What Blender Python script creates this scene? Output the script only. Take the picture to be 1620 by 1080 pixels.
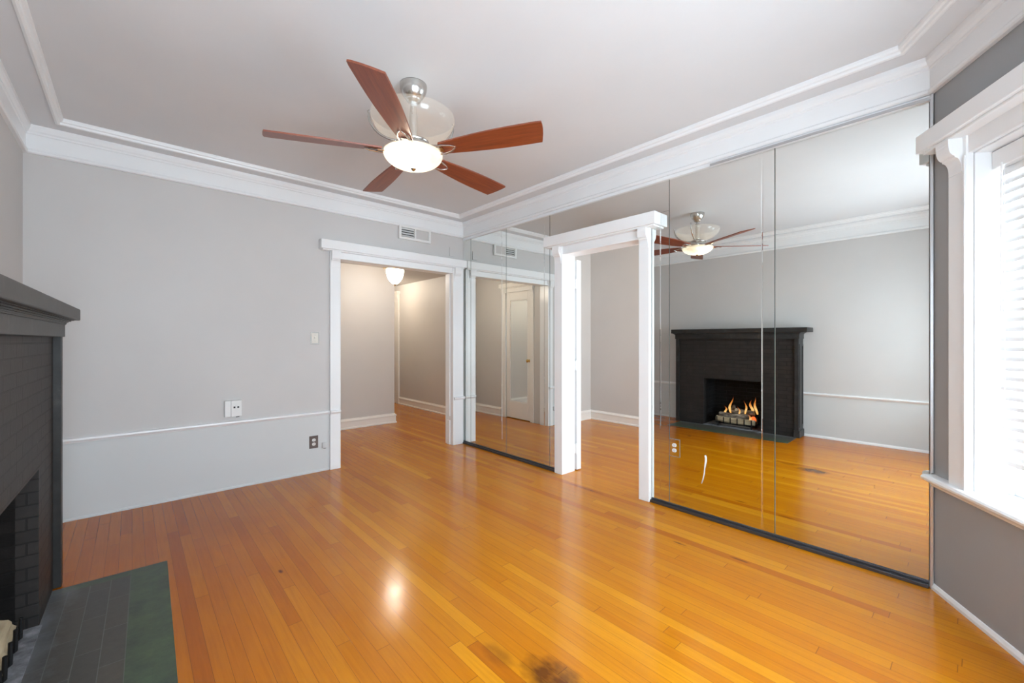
import bpy, bmesh, math, random
from mathutils import Vector, Matrix
random.seed(7)
for o in list(bpy.data.objects): bpy.data.objects.remove(o, do_unlink=True)
SC = bpy.context.scene
COL = SC.collection
PI = math.pi

# ---------------------------------------------------------------- camera
H = 1.30
cam_d = bpy.data.cameras.new('camera'); cam = bpy.data.objects.new('camera', cam_d); COL.objects.link(cam)
cam_d.sensor_width = 36.0; cam_d.lens = 36.0*666.0/1620.0
cam_d.clip_start = 0.02
cam_d.shift_y = -2.0/1620.0
cam.location = (0, 0, H)
cam.rotation_euler = (PI/2, 0, -math.radians(42.06))
SC.camera = cam
# ---------------------------------------------------------------- view + world daylight
SC.view_settings.view_transform = 'Standard'; SC.view_settings.look = 'None'
SC.view_settings.gamma = 1; SC.view_settings.use_curve_mapping = False
SC.view_settings.exposure = 0.0
DAY = 21.0           # overcast daylight outside the windows
FAN_W = 6.5
HALL_W = 42.0
w = bpy.data.worlds.new('world'); SC.world = w; w.use_nodes = True
bg = w.node_tree.nodes['Background']
bg.inputs[0].default_value = (0.825, 0.93, 1.06, 1); bg.inputs[1].default_value = DAY

# ---------------------------------------------------------------- room outline (metres)
XR, YB, XL = 3.12, 4.38, -0.556
Y0 = 0.1625
BX1, BX2, BY = 2.02, 0.544, -0.533
ZC = 2.81
POLY = [(XR, Y0), (XR, YB), (XL, YB), (XL, Y0), (BX2, BY), (BX1, BY)]    # counter-clockwise
WINS = []   # filled below: window frames (origin, u, n, s0, s1)

def wall_frame(p, q):
    """matrix whose local x runs along the wall p->q, y points into the room, z up"""
    p = Vector((p[0], p[1], 0)); q = Vector((q[0], q[1], 0))
    u = (q-p).normalized(); z = Vector((0, 0, 1)); n = z.cross(u)
    M = Matrix((( u.x, n.x, 0, p.x), (u.y, n.y, 0, p.y), (0, 0, 1, 0), (0, 0, 0, 1)))
    return M, (q-p).length
# the right bay wall is described from the mirror corner outwards
P0 = (XR, Y0)
def bay_frame_right():
    u = Vector((BX1-XR, BY-Y0, 0)); L = u.length; u.normalize()
    n = Vector((u.y, -u.x, 0))
    if n.dot(Vector((1.3, 2, 0))-Vector((XR, Y0, 0))) < 0: n = -n
    return Matrix(((u.x, n.x, 0, XR), (u.y, n.y, 0, Y0), (0, 0, 1, 0), (0, 0, 0, 1))), L
def generic_frame(p, q):
    u = Vector((q[0]-p[0], q[1]-p[1], 0)); L = u.length; u.normalize()
    n = Vector((u.y, -u.x, 0))
    if n.dot(Vector((1.3, 2, 0))-Vector((p[0], p[1], 0))) < 0: n = -n
    return Matrix(((u.x, n.x, 0, p[0]), (u.y, n.y, 0, p[1]), (0, 0, 1, 0), (0, 0, 0, 1))), L
M_BR, L_BR = generic_frame((XR, Y0), (BX1, BY))
M_BF, L_BF = generic_frame((BX1, BY), (BX2, BY))
M_BL, L_BL = generic_frame((XL, Y0), (BX2, BY))
WZ0, WZ1 = 0.60, 2.166
BAYS = [(M_BR, L_BR, 0.278, L_BR-0.278), (M_BF, L_BF, 0.17, L_BF-0.17), (M_BL, L_BL, 0.278, L_BL-0.278)]
# sky portals just outside each window opening (they only guide the sky's own light)
def portal(M, s0, s1, z0, z1, d):
    l = bpy.data.lights.new('sky_portal', 'AREA'); l.shape = 'RECTANGLE'
    l.size = (s1-s0); l.size_y = (z1-z0); l.cycles.is_portal = True
    o = bpy.data.objects.new('sky_portal', l); COL.objects.link(o)
    c = M @ Vector(((s0+s1)/2, d, (z0+z1)/2)); n = (M.to_3x3() @ Vector((0, 1, 0))).normalized()
    o.rotation_euler = n.to_track_quat('-Z', 'Z').to_euler(); o.location = c
for M, L, a, b in BAYS: portal(M, a, b, WZ0, WZ1, -0.24)

# ---------------------------------------------------------------- node helpers
def mat(name, col=(0.8, 0.8, 0.8), rough=0.5, metal=0.0, spec=0.5, **k):
    m = bpy.data.materials.new(name); m.use_nodes = True
    b = m.node_tree.nodes['Principled BSDF']
    b.inputs['Base Color'].default_value = (*col, 1); b.inputs['Roughness'].default_value = rough
    b.inputs['Metallic'].default_value = metal; b.inputs['Specular IOR Level'].default_value = spec
    for kk, v in k.items(): b.inputs[kk.replace('_', ' ')].default_value = v
    return m
class NG:
    def __init__(s, m): s.t = m.node_tree; s.b = s.t.nodes.get('Principled BSDF'); s.out = s.t.nodes['Material Output']
    def n(s, ty, **k):
        x = s.t.nodes.new(ty)
        for kk, v in k.items(): setattr(x, kk, v)
        return x
    def l(s, a, b): s.t.links.new(a, b)
    def val(s, sock, v):
        if isinstance(v, (int, float)): sock.default_value = v
        else: s.l(v, sock)
    def math(s, op, a, b=0.0, c=0.0):
        x = s.n('ShaderNodeMath', operation=op); s.val(x.inputs[0], a); s.val(x.inputs[1], b); s.val(x.inputs[2], c)
        return x.outputs[0]
    def xyz(s):
        g = s.n('ShaderNodeNewGeometry'); sp = s.n('ShaderNodeSeparateXYZ'); s.l(g.outputs['Position'], sp.inputs[0]); return sp.outputs
    def comb(s, a, b, c=0.0):
        x = s.n('ShaderNodeCombineXYZ'); s.val(x.inputs[0], a); s.val(x.inputs[1], b); s.val(x.inputs[2], c); return x.outputs[0]
    def noise(s, vec, scale, detail=3, rough=0.5):
        x = s.n('ShaderNodeTexNoise'); x.inputs['Scale'].default_value = scale; x.inputs['Detail'].default_value = detail
        x.inputs['Roughness'].default_value = rough
        if vec is not None: s.l(vec, x.inputs['Vector'])
        return x.outputs['Fac']
    def ramp(s, fac, stops):
        x = s.n('ShaderNodeValToRGB'); e = x.color_ramp.elements
        while len(e) < len(stops): e.new(0.5)
        for i, (p, c) in enumerate(stops): e[i].position = p; e[i].color = (*c, 1) if len(c) == 3 else c
        s.l(fac, x.inputs[0]); return x.outputs[0]
    def mix(s, fac, a, b, mode='MIX'):
        x = s.n('ShaderNodeMix', data_type='RGBA', blend_type=mode)
        s.val(x.inputs[0], fac)
        for sock, v in ((x.inputs[6], a), (x.inputs[7], b)):
            if isinstance(v, tuple): sock.default_value = (*v, 1)
            else: s.l(v, sock)
        return x.outputs[2]
    def bump(s, h, strength=0.2, dist=0.002):
        x = s.n('ShaderNodeBump'); x.inputs['Strength'].default_value = strength; x.inputs['Distance'].default_value = dist
        s.l(h, x.inputs['Height']); s.l(x.outputs[0], s.b.inputs['Normal'])
def lin(r, g, b):
    f = lambda v: (v/255/12.92) if v/255 <= 0.04045 else ((v/255+0.055)/1.055)**2.4
    return (f(r), f(g), f(b))

# ---------------------------------------------------------------- materials
def paint(name, col, rough=0.5, bump=0.12, scale=60, low=None):
    m = mat(name, col, rough); g = NG(m)
    geo = g.n('ShaderNodeNewGeometry')
    nz = g.noise(geo.outputs['Position'], scale, 4)
    nl = g.noise(geo.outputs['Position'], 1.3, 3)
    base = g.ramp(nl, [(0.3, tuple(c*0.97 for c in col)), (0.7, tuple(min(1, c*1.02) for c in col))])
    if low:
        z = g.xyz()[2]
        base = g.mix(g.math('LESS_THAN', z, 0.575), base, low)
    g.l(base, g.b.inputs['Base Color'])
    g.bump(nz, bump, 0.001)
    return m
M_WALL = paint('gray_wall_paint', lin(203, 200, 198), 0.55, low=lin(208, 210, 210))
M_HALL = paint('hall_wall_paint', lin(204, 200, 196), 0.55)
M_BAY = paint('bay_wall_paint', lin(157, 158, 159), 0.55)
M_CEIL = paint('ceiling_paint', lin(222, 223, 225), 0.6, 0.25, 25)
M_TRIM = paint('white_gloss_trim', lin(240, 241, 242), 0.28, 0.10, 35)
M_HTRIM = paint('hall_white_trim', lin(238, 234, 228), 0.3, 0.08, 35)

def floor_mat():
    m = mat('oak_strip_floor', rough=0.2); g = NG(m); x, y, z = g.xyz()
    W = 0.0585
    xr = g.math('DIVIDE', x, W); row = g.math('FLOOR', xr); fx = g.math('FRACT', xr)
    wn = g.n('ShaderNodeTexWhiteNoise', noise_dimensions='1D'); g.l(row, wn.inputs['W'])
    r1 = wn.outputs['Value']
    ln = g.math('MULTIPLY_ADD', r1, 1.3, 0.9)
    yy = g.math('DIVIDE', g.math('ADD', y, g.math('MULTIPLY', r1, 17.3)), ln)
    col = g.math('FLOOR', yy); fy = g.math('FRACT', yy)
    w2 = g.n('ShaderNodeTexWhiteNoise', noise_dimensions='2D'); g.l(g.comb(row, col), w2.inputs['Vector'])
    cell = w2.outputs['Value']
    tone = g.ramp(cell, [(0.0, lin(178, 100, 4)), (0.06, lin(189, 112, 5)), (0.5, lin(194, 119, 6)), (0.92, lin(199, 125, 7)), (0.99, lin(208, 136, 16))])
    # grain, stretched along the boards
    gv = g.comb(g.math('MULTIPLY', x, 90), g.math('MULTIPLY', y, 4.0), g.math('MULTIPLY', cell, 31))
    gr = g.noise(gv, 1.0, 5, 0.6)
    tone = g.mix(0.55, tone, g.ramp(gr, [(0.22, (0.76, 0.68, 0.60)), (0.5, (0.97, 0.97, 0.97)), (0.75, (1.12, 1.14, 1.15))]), 'MULTIPLY')
    # redder, darker boards towards the back left and the fireplace
    reg = g.math('SUBTRACT', g.math('MULTIPLY', y, 0.16), g.math('MULTIPLY', x, 0.42))
    reg = g.math('ADD', reg, g.math('MULTIPLY', g.noise(g.comb(x, y), 1.6, 3), 0.55))
    regf = g.ramp(reg, [(0.10, (0, 0, 0)), (0.75, (1, 1, 1))])
    hs = g.mix(g.math('MULTIPLY', regf, 0.85), tone, g.mix(1.0, tone, (0.74, 0.50, 0.78), 'MULTIPLY'))
    # stains
    def spot(cx, cy, rx, ry, s, base):
        dx = g.math('DIVIDE', g.math('SUBTRACT', x, cx), rx); dy = g.math('DIVIDE', g.math('SUBTRACT', y, cy), ry)
        d = g.math('ADD', g.math('MULTIPLY', dx, dx), g.math('MULTIPLY', dy, dy))
        nn = g.noise(g.comb(g.math('MULTIPLY', x, 6), g.math('MULTIPLY', y, 3)), 4, 3)
        d = g.math('ADD', d, g.math('MULTIPLY_ADD', nn, 1.6, -0.8))
        f = g.math('MULTIPLY', g.math('SUBTRACT', 1.0, g.math('MINIMUM', g.math('MAXIMUM', d, 0.0), 1.0)), s)
        return g.mix(f, base, lin(70, 30, 14))
    hs = spot(1.20, 1.10, 0.10, 0.16, 0.85, hs)
    hs = spot(1.12, 1.33, 0.05, 0.10, 0.35, hs)
    hs = spot(2.67, 0.95, 0.012, 0.06, 0.9, hs)
    hs = spot(2.60, 1.28, 0.010, 0.05, 0.8, hs)
    hs = spot(2.95, 2.33, 0.012, 0.25, 0.7, hs)
    hs = spot(0.62, 2.63, 0.012, 0.03, 0.9, hs)
    ex = g.math('LESS_THAN', g.math('MINIMUM', fx, g.math('SUBTRACT', 1.0, fx)), 0.011)
    ey = g.math('LESS_THAN', g.math('MULTIPLY', g.math('MINIMUM', fy, g.math('SUBTRACT', 1.0, fy)), ln), 0.0010)
    e = g.math('MAXIMUM', ex, ey)
    hs = g.mix(g.math('MULTIPLY', e, 0.78), hs, lin(72, 38, 16))
    g.l(hs, g.b.inputs['Base Color'])
    rn = g.noise(g.comb(x, y), 5, 4)
    g.l(g.math('MULTIPLY_ADD', rn, 0.14, 0.11), g.b.inputs['Roughness'])
    g.b.inputs['Specular IOR Level'].default_value = 0.30
    hgt = g.math('SUBTRACT', g.math('MULTIPLY', g.noise(g.comb(g.math('MULTIPLY', x, 16), g.math('MULTIPLY', y, 1.5)), 1, 2), 0.5), e)
    hgt = g.math('ADD', hgt, g.math('MULTIPLY', cell, 0.15))
    g.bump(hgt, 0.10, 0.0015)
    return m
M_FLOOR = floor_mat()

def brick_mat(name, c1, c2, mort, bw=0.20, rh=0.056, uy='y', rough=0.55, scuff=0.0):
    """brick coursing in world space; u along world Y (faces) or X (returns)"""
    m = mat(name, c1, rough, spec=0.3); g = NG(m)
    tc = g.n('ShaderNodeTexCoord'); sp = g.n('ShaderNodeSeparateXYZ'); g.l(tc.outputs['Object'], sp.inputs[0])
    u = g.math('ADD', sp.outputs[0], sp.outputs[1])
    br = g.n('ShaderNodeTexBrick'); g.l(g.comb(u, sp.outputs[2]), br.inputs['Vector'])
    br.inputs['Scale'].default_value = 1.0; br.inputs['Brick Width'].default_value = bw; br.inputs['Row Height'].default_value = rh
    br.inputs['Mortar Size'].default_value = 0.004; br.inputs['Mortar Smooth'].default_value = 0.3
    br.inputs['Color1'].default_value = (*c1, 1); br.inputs['Color2'].default_value = (*c2, 1); br.inputs['Mortar'].default_value = (*mort, 1)
    nz = g.noise(tc.outputs['Object'], 9, 5, 0.65)
    c = g.mix(0.6, br.outputs['Color'], g.ramp(nz, [(0.35, (0.7, 0.7, 0.7)), (0.62, (1.15, 1.12, 1.1)), (0.72, (1.9, 1.85, 1.8))]), 'MULTIPLY')
    if scuff:
        s2 = g.noise(tc.outputs['Object'], 55, 3, 0.6)
        c = g.mix(g.math('MULTIPLY', g.math('GREATER_THAN', s2, 0.745), scuff), c, (0.35, 0.34, 0.32))
    g.l(c, g.b.inputs['Base Color'])
    h = g.math('SUBTRACT', g.math('MULTIPLY', g.noise(tc.outputs['Object'], 40, 3), 0.3), br.outputs['Fac'])
    g.bump(h, 0.6, 0.004)
    return m
M_BRICK = brick_mat('black_painted_brick', (0.020, 0.0175, 0.0165), (0.026, 0.0225, 0.021), (0.012, 0.011, 0.0105), scuff=0.3)
M_FBRICK = brick_mat('sooty_firebox_brick', (0.010, 0.010, 0.011), (0.015, 0.014, 0.015), (0.028, 0.028, 0.03), rough=0.7)

def black_wood():
    m = mat('black_painted_wood', (0.03, 0.028, 0.028), 0.42, spec=0.3); g = NG(m)
    tc = g.n('ShaderNodeTexCoord'); nz = g.noise(tc.outputs['Object'], 6, 5, 0.7)
    g.l(g.ramp(nz, [(0.35, (0.017, 0.016, 0.0155)), (0.6, (0.030, 0.028, 0.027)), (0.74, (0.06, 0.057, 0.055))]), g.b.inputs['Base Color'])
    g.bump(g.noise(tc.outputs['Object'], 30, 4), 0.15, 0.002); return m
M_BWOOD = black_wood()

def hearth_mat():
    m = mat('green_gray_tile', (0.05, 0.06, 0.05), 0.42); g = NG(m)
    _o = g.n('ShaderNodeTexCoord'); _s = g.n('ShaderNodeSeparateXYZ'); g.l(_o.outputs['Object'], _s.inputs[0])
    x = g.math('ADD', _s.outputs[0], -0.275); y = g.math('ADD', _s.outputs[1], 3.26)
    br = g.n('ShaderNodeTexBrick'); g.l(g.comb(y, g.math('ADD', x, 0.0)), br.inputs['Vector'])
    br.inputs['Scale'].default_value = 1.0; br.inputs['Brick Width'].default_value = 0.29; br.inputs['Row Height'].default_value = 0.08
    br.inputs['Mortar Size'].default_value = 0.0016; br.inputs['Mortar Smooth'].default_value = 0.1
    br.inputs['Color1'].default_value = (*lin(62, 62, 60), 1); br.inputs['Color2'].default_value = (*lin(74, 68, 60), 1); br.inputs['Mortar'].default_value = (*lin(92, 94, 92), 1)
    edge = g.math('MAXIMUM', g.math('GREATER_THAN', x, -0.002), g.math('GREATER_THAN', y, 3.13))
    nz = g.noise(g.comb(x, y), 6, 5, 0.7)
    grn = g.ramp(nz, [(0.35, lin(52, 62, 52)), (0.65, lin(72, 86, 62))])
    c = g.mix(edge, br.outputs['Color'], grn)
    n2 = g.noise(g.comb(x, y), 30, 4, 0.7)
    c = g.mix(0.5, c, g.ramp(n2, [(0.3, (0.75, 0.75, 0.75)), (0.7, (1.25, 1.25, 1.25))]), 'MULTIPLY')
    ln = g.math('LESS_THAN', g.math('ABSOLUTE', g.math('ADD', x, 0.002)), 0.0015)
    c = g.mix(g.math('MULTIPLY', ln, 0.6), c, lin(95, 98, 95))
    # ash dusting near the firebox
    d = g.math('MULTIPLY', g.math('SUBTRACT', -0.20, x), 8.0)
    d = g.math('ADD', d, g.math('MULTIPLY_ADD', nz, 2.4, -1.3))
    d = g.math('MINIMUM', g.math('MAXIMUM', d, 0.0), 0.8)
    c = g.mix(d, c, lin(104, 106, 110))
    g.l(c, g.b.inputs['Base Color']); g.bump(g.math('SUBTRACT', n2, br.outputs['Fac']), 0.2, 0.002); return m
M_HEARTH = hearth_mat()
def noisy(name, stops, scale, rough=0.6, bump=0.4, metal=0.0, dist=0.003, stretch=None):
    m = mat(name, rough=rough, metal=metal); g = NG(m); tc = g.n('ShaderNodeTexCoord')
    v = tc.outputs['Object']
    if stretch:
        mp = g.n('ShaderNodeMapping'); mp.inputs['Scale'].default_value = stretch; g.l(v, mp.inputs[0]); v = mp.outputs[0]
    nz = g.noise(v, scale, 5, 0.65); g.l(g.ramp(nz, stops), g.b.inputs['Base Color']); g.bump(nz, bump, dist); return m
M_ASH = noisy('ash_floor', [(0.3, lin(60, 60, 64)), (0.5, lin(110, 111, 116)), (0.7, lin(150, 150, 155))], 14, 0.9)
M_LOG = noisy('ceramic_log_bark', [(0.32, lin(60, 52, 46)), (0.5, lin(120, 108, 96)), (0.68, lin(186, 176, 160))], 30, 0.85, 0.9, stretch=(1, 0.3, 1))
M_LOGCUT = noisy('split_log_face', [(0.3, lin(150, 134, 108)), (0.7, lin(196, 182, 152))], 22, 0.8, 0.5, stretch=(1, 0.15, 1))
M_IRON = mat('black_iron', (0.012, 0.012, 0.013), 0.5, 0.6)
M_NICKEL = noisy('brushed_nickel', [(0.3, (0.50, 0.48, 0.45)), (0.7, (0.66, 0.64, 0.61))], 8, 0.24, 0.05, 1.0)
M_BRASS = mat('brass', (0.72, 0.50, 0.16), 0.25, 1.0)
def blade_mat():
    m = mat('cherry_blade', rough=0.38, spec=0.9); g = NG(m); tc = g.n('ShaderNodeTexCoord')
    mp = g.n('ShaderNodeMapping'); mp.inputs['Scale'].default_value = (1.2, 22, 22); g.l(tc.outputs['Object'], mp.inputs[0])
    nz = g.noise(mp.outputs[0], 2.0, 6, 0.65)
    c = g.ramp(nz, [(0.25, lin(90, 37, 17)), (0.5, lin(126, 57, 29)), (0.75, lin(152, 78, 43))])
    n2 = g.n('ShaderNodeTexNoise'); n2.inputs['Scale'].default_value = 9; n2.inputs['Detail'].default_value = 2; g.l(tc.outputs['Object'], n2.inputs['Vector'])
    c = g.mix(g.math('GREATER_THAN', n2.outputs['Fac'], 0.705), c, lin(214, 176, 150))
    g.l(c, g.b.inputs['Base Color']); g.bump(nz, 0.05, 0.001); return m
M_BLADE = blade_mat()
def frost(name, col, transp, glow=0.0, swirl=True):
    m = mat(name, col, 0.3); g = NG(m); tc = g.n('ShaderNodeTexCoord')
    nz = g.noise(tc.outputs['Object'], 7, 4, 0.6)
    c = g.ramp(nz, [(0.3, tuple(v*0.80 for v in col)), (0.65, col)])
    tr = g.n('ShaderNodeBsdfTranslucent'); g.l(c, tr.inputs[0])
    df = g.n('ShaderNodeBsdfDiffuse'); g.l(c, df.inputs[0])
    gl = g.n('ShaderNodeBsdfGlossy'); gl.inputs['Roughness'].default_value = 0.15
    tp = g.n('ShaderNodeBsdfTransparent')
    a = g.n('ShaderNodeMixShader'); a.inputs[0].default_value = 0.72; g.l(df.outputs[0], a.inputs[1]); g.l(tr.outputs[0], a.inputs[2])
    b = g.n('ShaderNodeMixShader'); b.inputs[0].default_value = transp; g.l(a.outputs[0], b.inputs[1]); g.l(tp.outputs[0], b.inputs[2])
    d = g.n('ShaderNodeMixShader'); d.inputs[0].default_value = 0.05; g.l(b.outputs[0], d.inputs[1]); g.l(gl.outputs[0], d.inputs[2])
    s = d.outputs[0]
    if glow:
        e = g.n('ShaderNodeEmission'); e.inputs[1].default_value = glow
        g.l(g.mix(1.0, c, (1.0, 0.86, 0.62), 'MULTIPLY'), e.inputs[0])
        ad = g.n('ShaderNodeAddShader'); g.l(s, ad.inputs[0]); g.l(e.outputs[0], ad.inputs[1]); s = ad.outputs[0]
    g.l(s, g.out.inputs['Surface']); return m
M_BOWL = frost('alabaster_glass_bowl', (0.97, 0.92, 0.82), 0.66, 0.22)
M_UPBOWL = frost('frosted_uplight_glass', (0.93, 0.91, 0.87), 0.77, 0.13)
M_HALLGLASS = frost('hall_lamp_glass', (0.98, 0.96, 0.92), 0.50, 2.0)
def emis(name, col, s):
    m = mat(name); g = NG(m); e = g.n('ShaderNodeEmission'); e.inputs[0].default_value = (*col, 1); e.inputs[1].default_value = s
    g.l(e.outputs[0], g.out.inputs['Surface']); return m
def glass_pane(name='window_glass'):
    m = mat(name); g = NG(m); tp = g.n('ShaderNodeBsdfTransparent'); tp.inputs[0].default_value = (0.96, 0.98, 0.97, 1)
    gl = g.n('ShaderNodeBsdfGlossy'); gl.inputs['Roughness'].default_value = 0.01
    mx = g.n('ShaderNodeMixShader'); mx.inputs[0].default_value = 0.06
    g.l(tp.outputs[0], mx.inputs[1]); g.l(gl.outputs[0], mx.inputs[2]); g.l(mx.outputs[0], g.out.inputs['Surface']); return m
M_PANE = glass_pane()
M_MIRROR = mat('mirror_glass', (0.86, 0.885, 0.865), 0.008, 1.0)
M_MEDGE = mat('mirror_green_edge', (0.05, 0.09, 0.075), 0.15)
M_TRACK = mat('satin_aluminium', (0.55, 0.55, 0.56), 0.3, 0.9)
M_DTRACK = mat('dark_floor_track', (0.09, 0.09, 0.10), 0.35, 0.7)
M_PLASTIC = mat('white_plastic', lin(232, 232, 230), 0.35)
M_IVORY = mat('ivory_plastic', lin(222, 218, 208), 0.4)
M_PLATE = mat('brown_gray_plate', lin(112, 104, 102), 0.3, 0.6)
M_SPLATE = mat('steel_plate', lin(168, 166, 162), 0.3, 0.8)
M_DARK = mat('dark_slot', (0.01, 0.01, 0.01), 0.6)
M_BLIND = mat('white_blind_slat', lin(238, 238, 238), 0.35)
def slat_mat():
    m = mat('translucent_vinyl_slat'); g = NG(m)
    tr = g.n('ShaderNodeBsdfTranslucent'); tr.inputs[0].default_value = (0.85, 0.86, 0.86, 1)
    mx = g.n('ShaderNodeMixShader'); mx.inputs[0].default_value = 0.03
    g.b.inputs['Base Color'].default_value = (0.86, 0.86, 0.86, 1); g.b.inputs['Roughness'].default_value = 0.4
    g.l(g.b.outputs[0], mx.inputs[1]); g.l(tr.outputs[0], mx.inputs[2]); g.l(mx.outputs[0], g.out.inputs['Surface']); return m
M_SLAT = slat_mat()

# ---------------------------------------------------------------- mesh helpers
def box(bm, x0, x1, y0, y1, z0, z1, M=None, mi=0):
    vs = [bm.verts.new(v) for v in ((x0,y0,z0),(x1,y0,z0),(x1,y1,z0),(x0,y1,z0),(x0,y0,z1),(x1,y0,z1),(x1,y1,z1),(x0,y1,z1))]
    if M is not None:
        for v in vs: v.co = M @ v.co
    fs = []
    for f in ((3,2,1,0),(4,5,6,7),(0,1,5,4),(1,2,6,5),(2,3,7,6),(3,0,4,7)):
        q = bm.faces.new([vs[i] for i in f]); q.material_index = mi; fs.append(q)
    return fs
def boxes(*bs, M=None):
    bm = bmesh.new()
    for b in bs: box(bm, *b, M=M)
    return bm
def obj(name, bm, m, parent=None, bevel=0.0, smooth=False, segs=2, origin=None):
    bmesh.ops.recalc_face_normals(bm, faces=bm.faces[:])
    if origin is not None: bmesh.ops.translate(bm, verts=bm.verts[:], vec=-Vector(origin))
    me = bpy.data.meshes.new(name); bm.to_mesh(me); bm.free()
    for mm in (m if isinstance(m, (list, tuple)) else [m]): me.materials.append(mm)
    o = bpy.data.objects.new(name, me); COL.objects.link(o)
    if origin is not None: o.location = origin
    if parent is not None: o.parent = parent; 
    if parent is not None and origin is None: o.matrix_parent_inverse = parent.matrix_basis.inverted()
    if smooth:
        for p in me.polygons: p.use_smooth = True
    if bevel:
        md = o.modifiers.new('bevel', 'BEVEL'); md.width = bevel; md.segments = segs; md.limit_method = 'ANGLE'; md.angle_limit = math.radians(40)
    return o
def tag(o, label=None, cat=None, group=None, kind=None):
    if label: o['label'] = label
    if cat: o['category'] = cat
    if group: o['group'] = group
    if kind: o['kind'] = kind
    return o
def empty(name, loc=(0, 0, 0), rz=0, **k):
    o = bpy.data.objects.new(name, None); COL.objects.link(o); o.location = loc; o.rotation_euler = (0, 0, rz); o.empty_display_size = 0.1
    bpy.context.view_layer.update()
    return tag(o, **k)
def struct(name, bm, m, label=None, parent=None, cat=None, **k):
    o = obj(name, bm, m, parent, **k)
    if parent is None: tag(o, label, cat, kind='structure')
    return o
def lathe(bm, prof, cx=0, cy=0, cz=0, n=48, close=False):
    rings = []
    for r, z in prof:
        if r < 1e-5: rings.append([bm.verts.new((cx, cy, cz+z))])
        else: rings.append([bm.verts.new((cx+r*math.cos(2*PI*i/n), cy+r*math.sin(2*PI*i/n), cz+z)) for i in range(n)])
    for a, b in zip(rings, rings[1:]):
        for i in range(n):
            j = (i+1) % n
            if len(a) == 1 and len(b) == 1: continue
            if len(a) == 1: bm.faces.new((a[0], b[i], b[j]))
            elif len(b) == 1: bm.faces.new((a[i], b[0], a[j]))
            else: bm.faces.new((a[i], b[i], b[j], a[j]))
    return bm
def tube(bm, pts, r, n=10, cap=True):
    pts = [Vector(p) for p in pts]; rs = r if isinstance(r, (list, tuple)) else [r]*len(pts)
    t0 = (pts[1]-pts[0]).normalized(); up = Vector((0, 0, 1)) if abs(t0.z) < 0.9 else Vector((1, 0, 0))
    nrm = t0.cross(up).normalized(); rings = []
    for i, p in enumerate(pts):
        t = (pts[min(i+1, len(pts)-1)]-pts[max(i-1, 0)]).normalized()
        nrm = (nrm - t*nrm.dot(t)).normalized(); b = t.cross(nrm)
        rings.append([bm.verts.new(p + (nrm*math.cos(2*PI*k/n)+b*math.sin(2*PI*k/n))*rs[i]) for k in range(n)])
    for a, b in zip(rings, rings[1:]):
        for k in range(n): bm.faces.new((a[k], a[(k+1) % n], b[(k+1) % n], b[k]))
    if cap: bm.faces.new(rings[0][::-1]); bm.faces.new(rings[-1])
    return bm
def prism(bm, prof, a0, a1, M):
    """profile of (d, z) extruded along local x from a0 to a1 in frame M"""
    A = [bm.verts.new(M @ Vector((a0, d, z))) for d, z in prof]; B = [bm.verts.new(M @ Vector((a1, d, z))) for d, z in prof]
    k = len(prof)
    for i in range(k): bm.faces.new((A[i], A[(i+1) % k], B[(i+1) % k], B[i]))
    bm.faces.new(A[::-1]); bm.faces.new(B); return bm
def sweep_room(bm, prof, poly, closed=True):
    """sweep profile (e inward, z) round the outline"""
    n = len(poly); P = [Vector(p) for p in poly]
    def off(i, e):
        pr, nx = P[(i-1) % n], P[(i+1) % n]
        if not closed and i == 0: d = (nx-P[i]).normalized(); return P[i]+Vector((-d.y, d.x))*e
        if not closed and i == n-1: d = (P[i]-pr).normalized(); return P[i]+Vector((-d.y, d.x))*e
        d1 = (P[i]-pr).normalized(); d2 = (nx-P[i]).normalized()
        n1 = Vector((-d1.y, d1.x)); n2 = Vector((-d2.y, d2.x)); mm = (n1+n2).normalized()
        return P[i]+mm*(e/max(0.2, mm.dot(n1)))
    rings = [[bm.verts.new((*off(i, e), z)) for e, z in prof] for i in range(n)]
    for i in range(n if closed else n-1):
        a, b = rings[i], rings[(i+1) % n]
        for k in range(len(prof)-1): bm.faces.new((a[k], b[k], b[k+1], a[k+1]))
    if not closed:
        bm.faces.new(rings[0]); bm.faces.new(rings[-1][::-1])
    return bm
I4 = Matrix.Identity(4)

# ================================================================ SHELL
fb = bmesh.new(); box(fb, -1.0, 5.9, -0.95, 9.45, -0.12, 0.0)
struct('floor', fb, M_FLOOR, 'orange oak strip floor running through room, hall and side room')
# ceiling slab: room ceiling at ZC, hall lower
struct('ceiling', boxes((-1.0, 3.274, -0.95, 4.53, ZC, ZC+0.12), (3.274, 5.9, -0.95, 4.42, ZC, ZC+0.12)), M_CEIL, 'white painted plaster ceiling of the room')
struct('ceiling_hall', boxes((1.4, 4.2, 4.53, 9.4, 2.42, 2.55), (3.274, 4.2, 4.42, 4.53, 2.42, 2.93), (1.4, 3.274, 4.53, 4.56, 2.42, 2.93)), M_HALL, 'lower hall ceiling seen through the opening')
DO_Z = 2.13
XA, XB_ = 1.572, 2.951          # back opening
T = 0.02
struct('wall_back', boxes((XL-0.3, XA-T, YB, YB+0.15, 0, ZC), (XB_+T, XR+0.154, YB, YB+0.15, 0, ZC), (XA-T, XB_+T, YB, YB+0.15, DO_Z+T, ZC)), M_WALL, 'gray wall with wide cased opening to hall')
YA, YC = 1.86, 2.695            # door in mirror wall
WX0, WX1 = XR+0.006, 3.274
struct('wall_right', boxes((WX0, WX1, Y0-0.1, YA-T, 0, ZC), (WX0, WX1, YC+T, YB, 0, ZC), (WX0, WX1, YA-T, YC+T, DO_Z+T, ZC)), M_WALL, 'wall behind the full height mirror panels')
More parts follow.
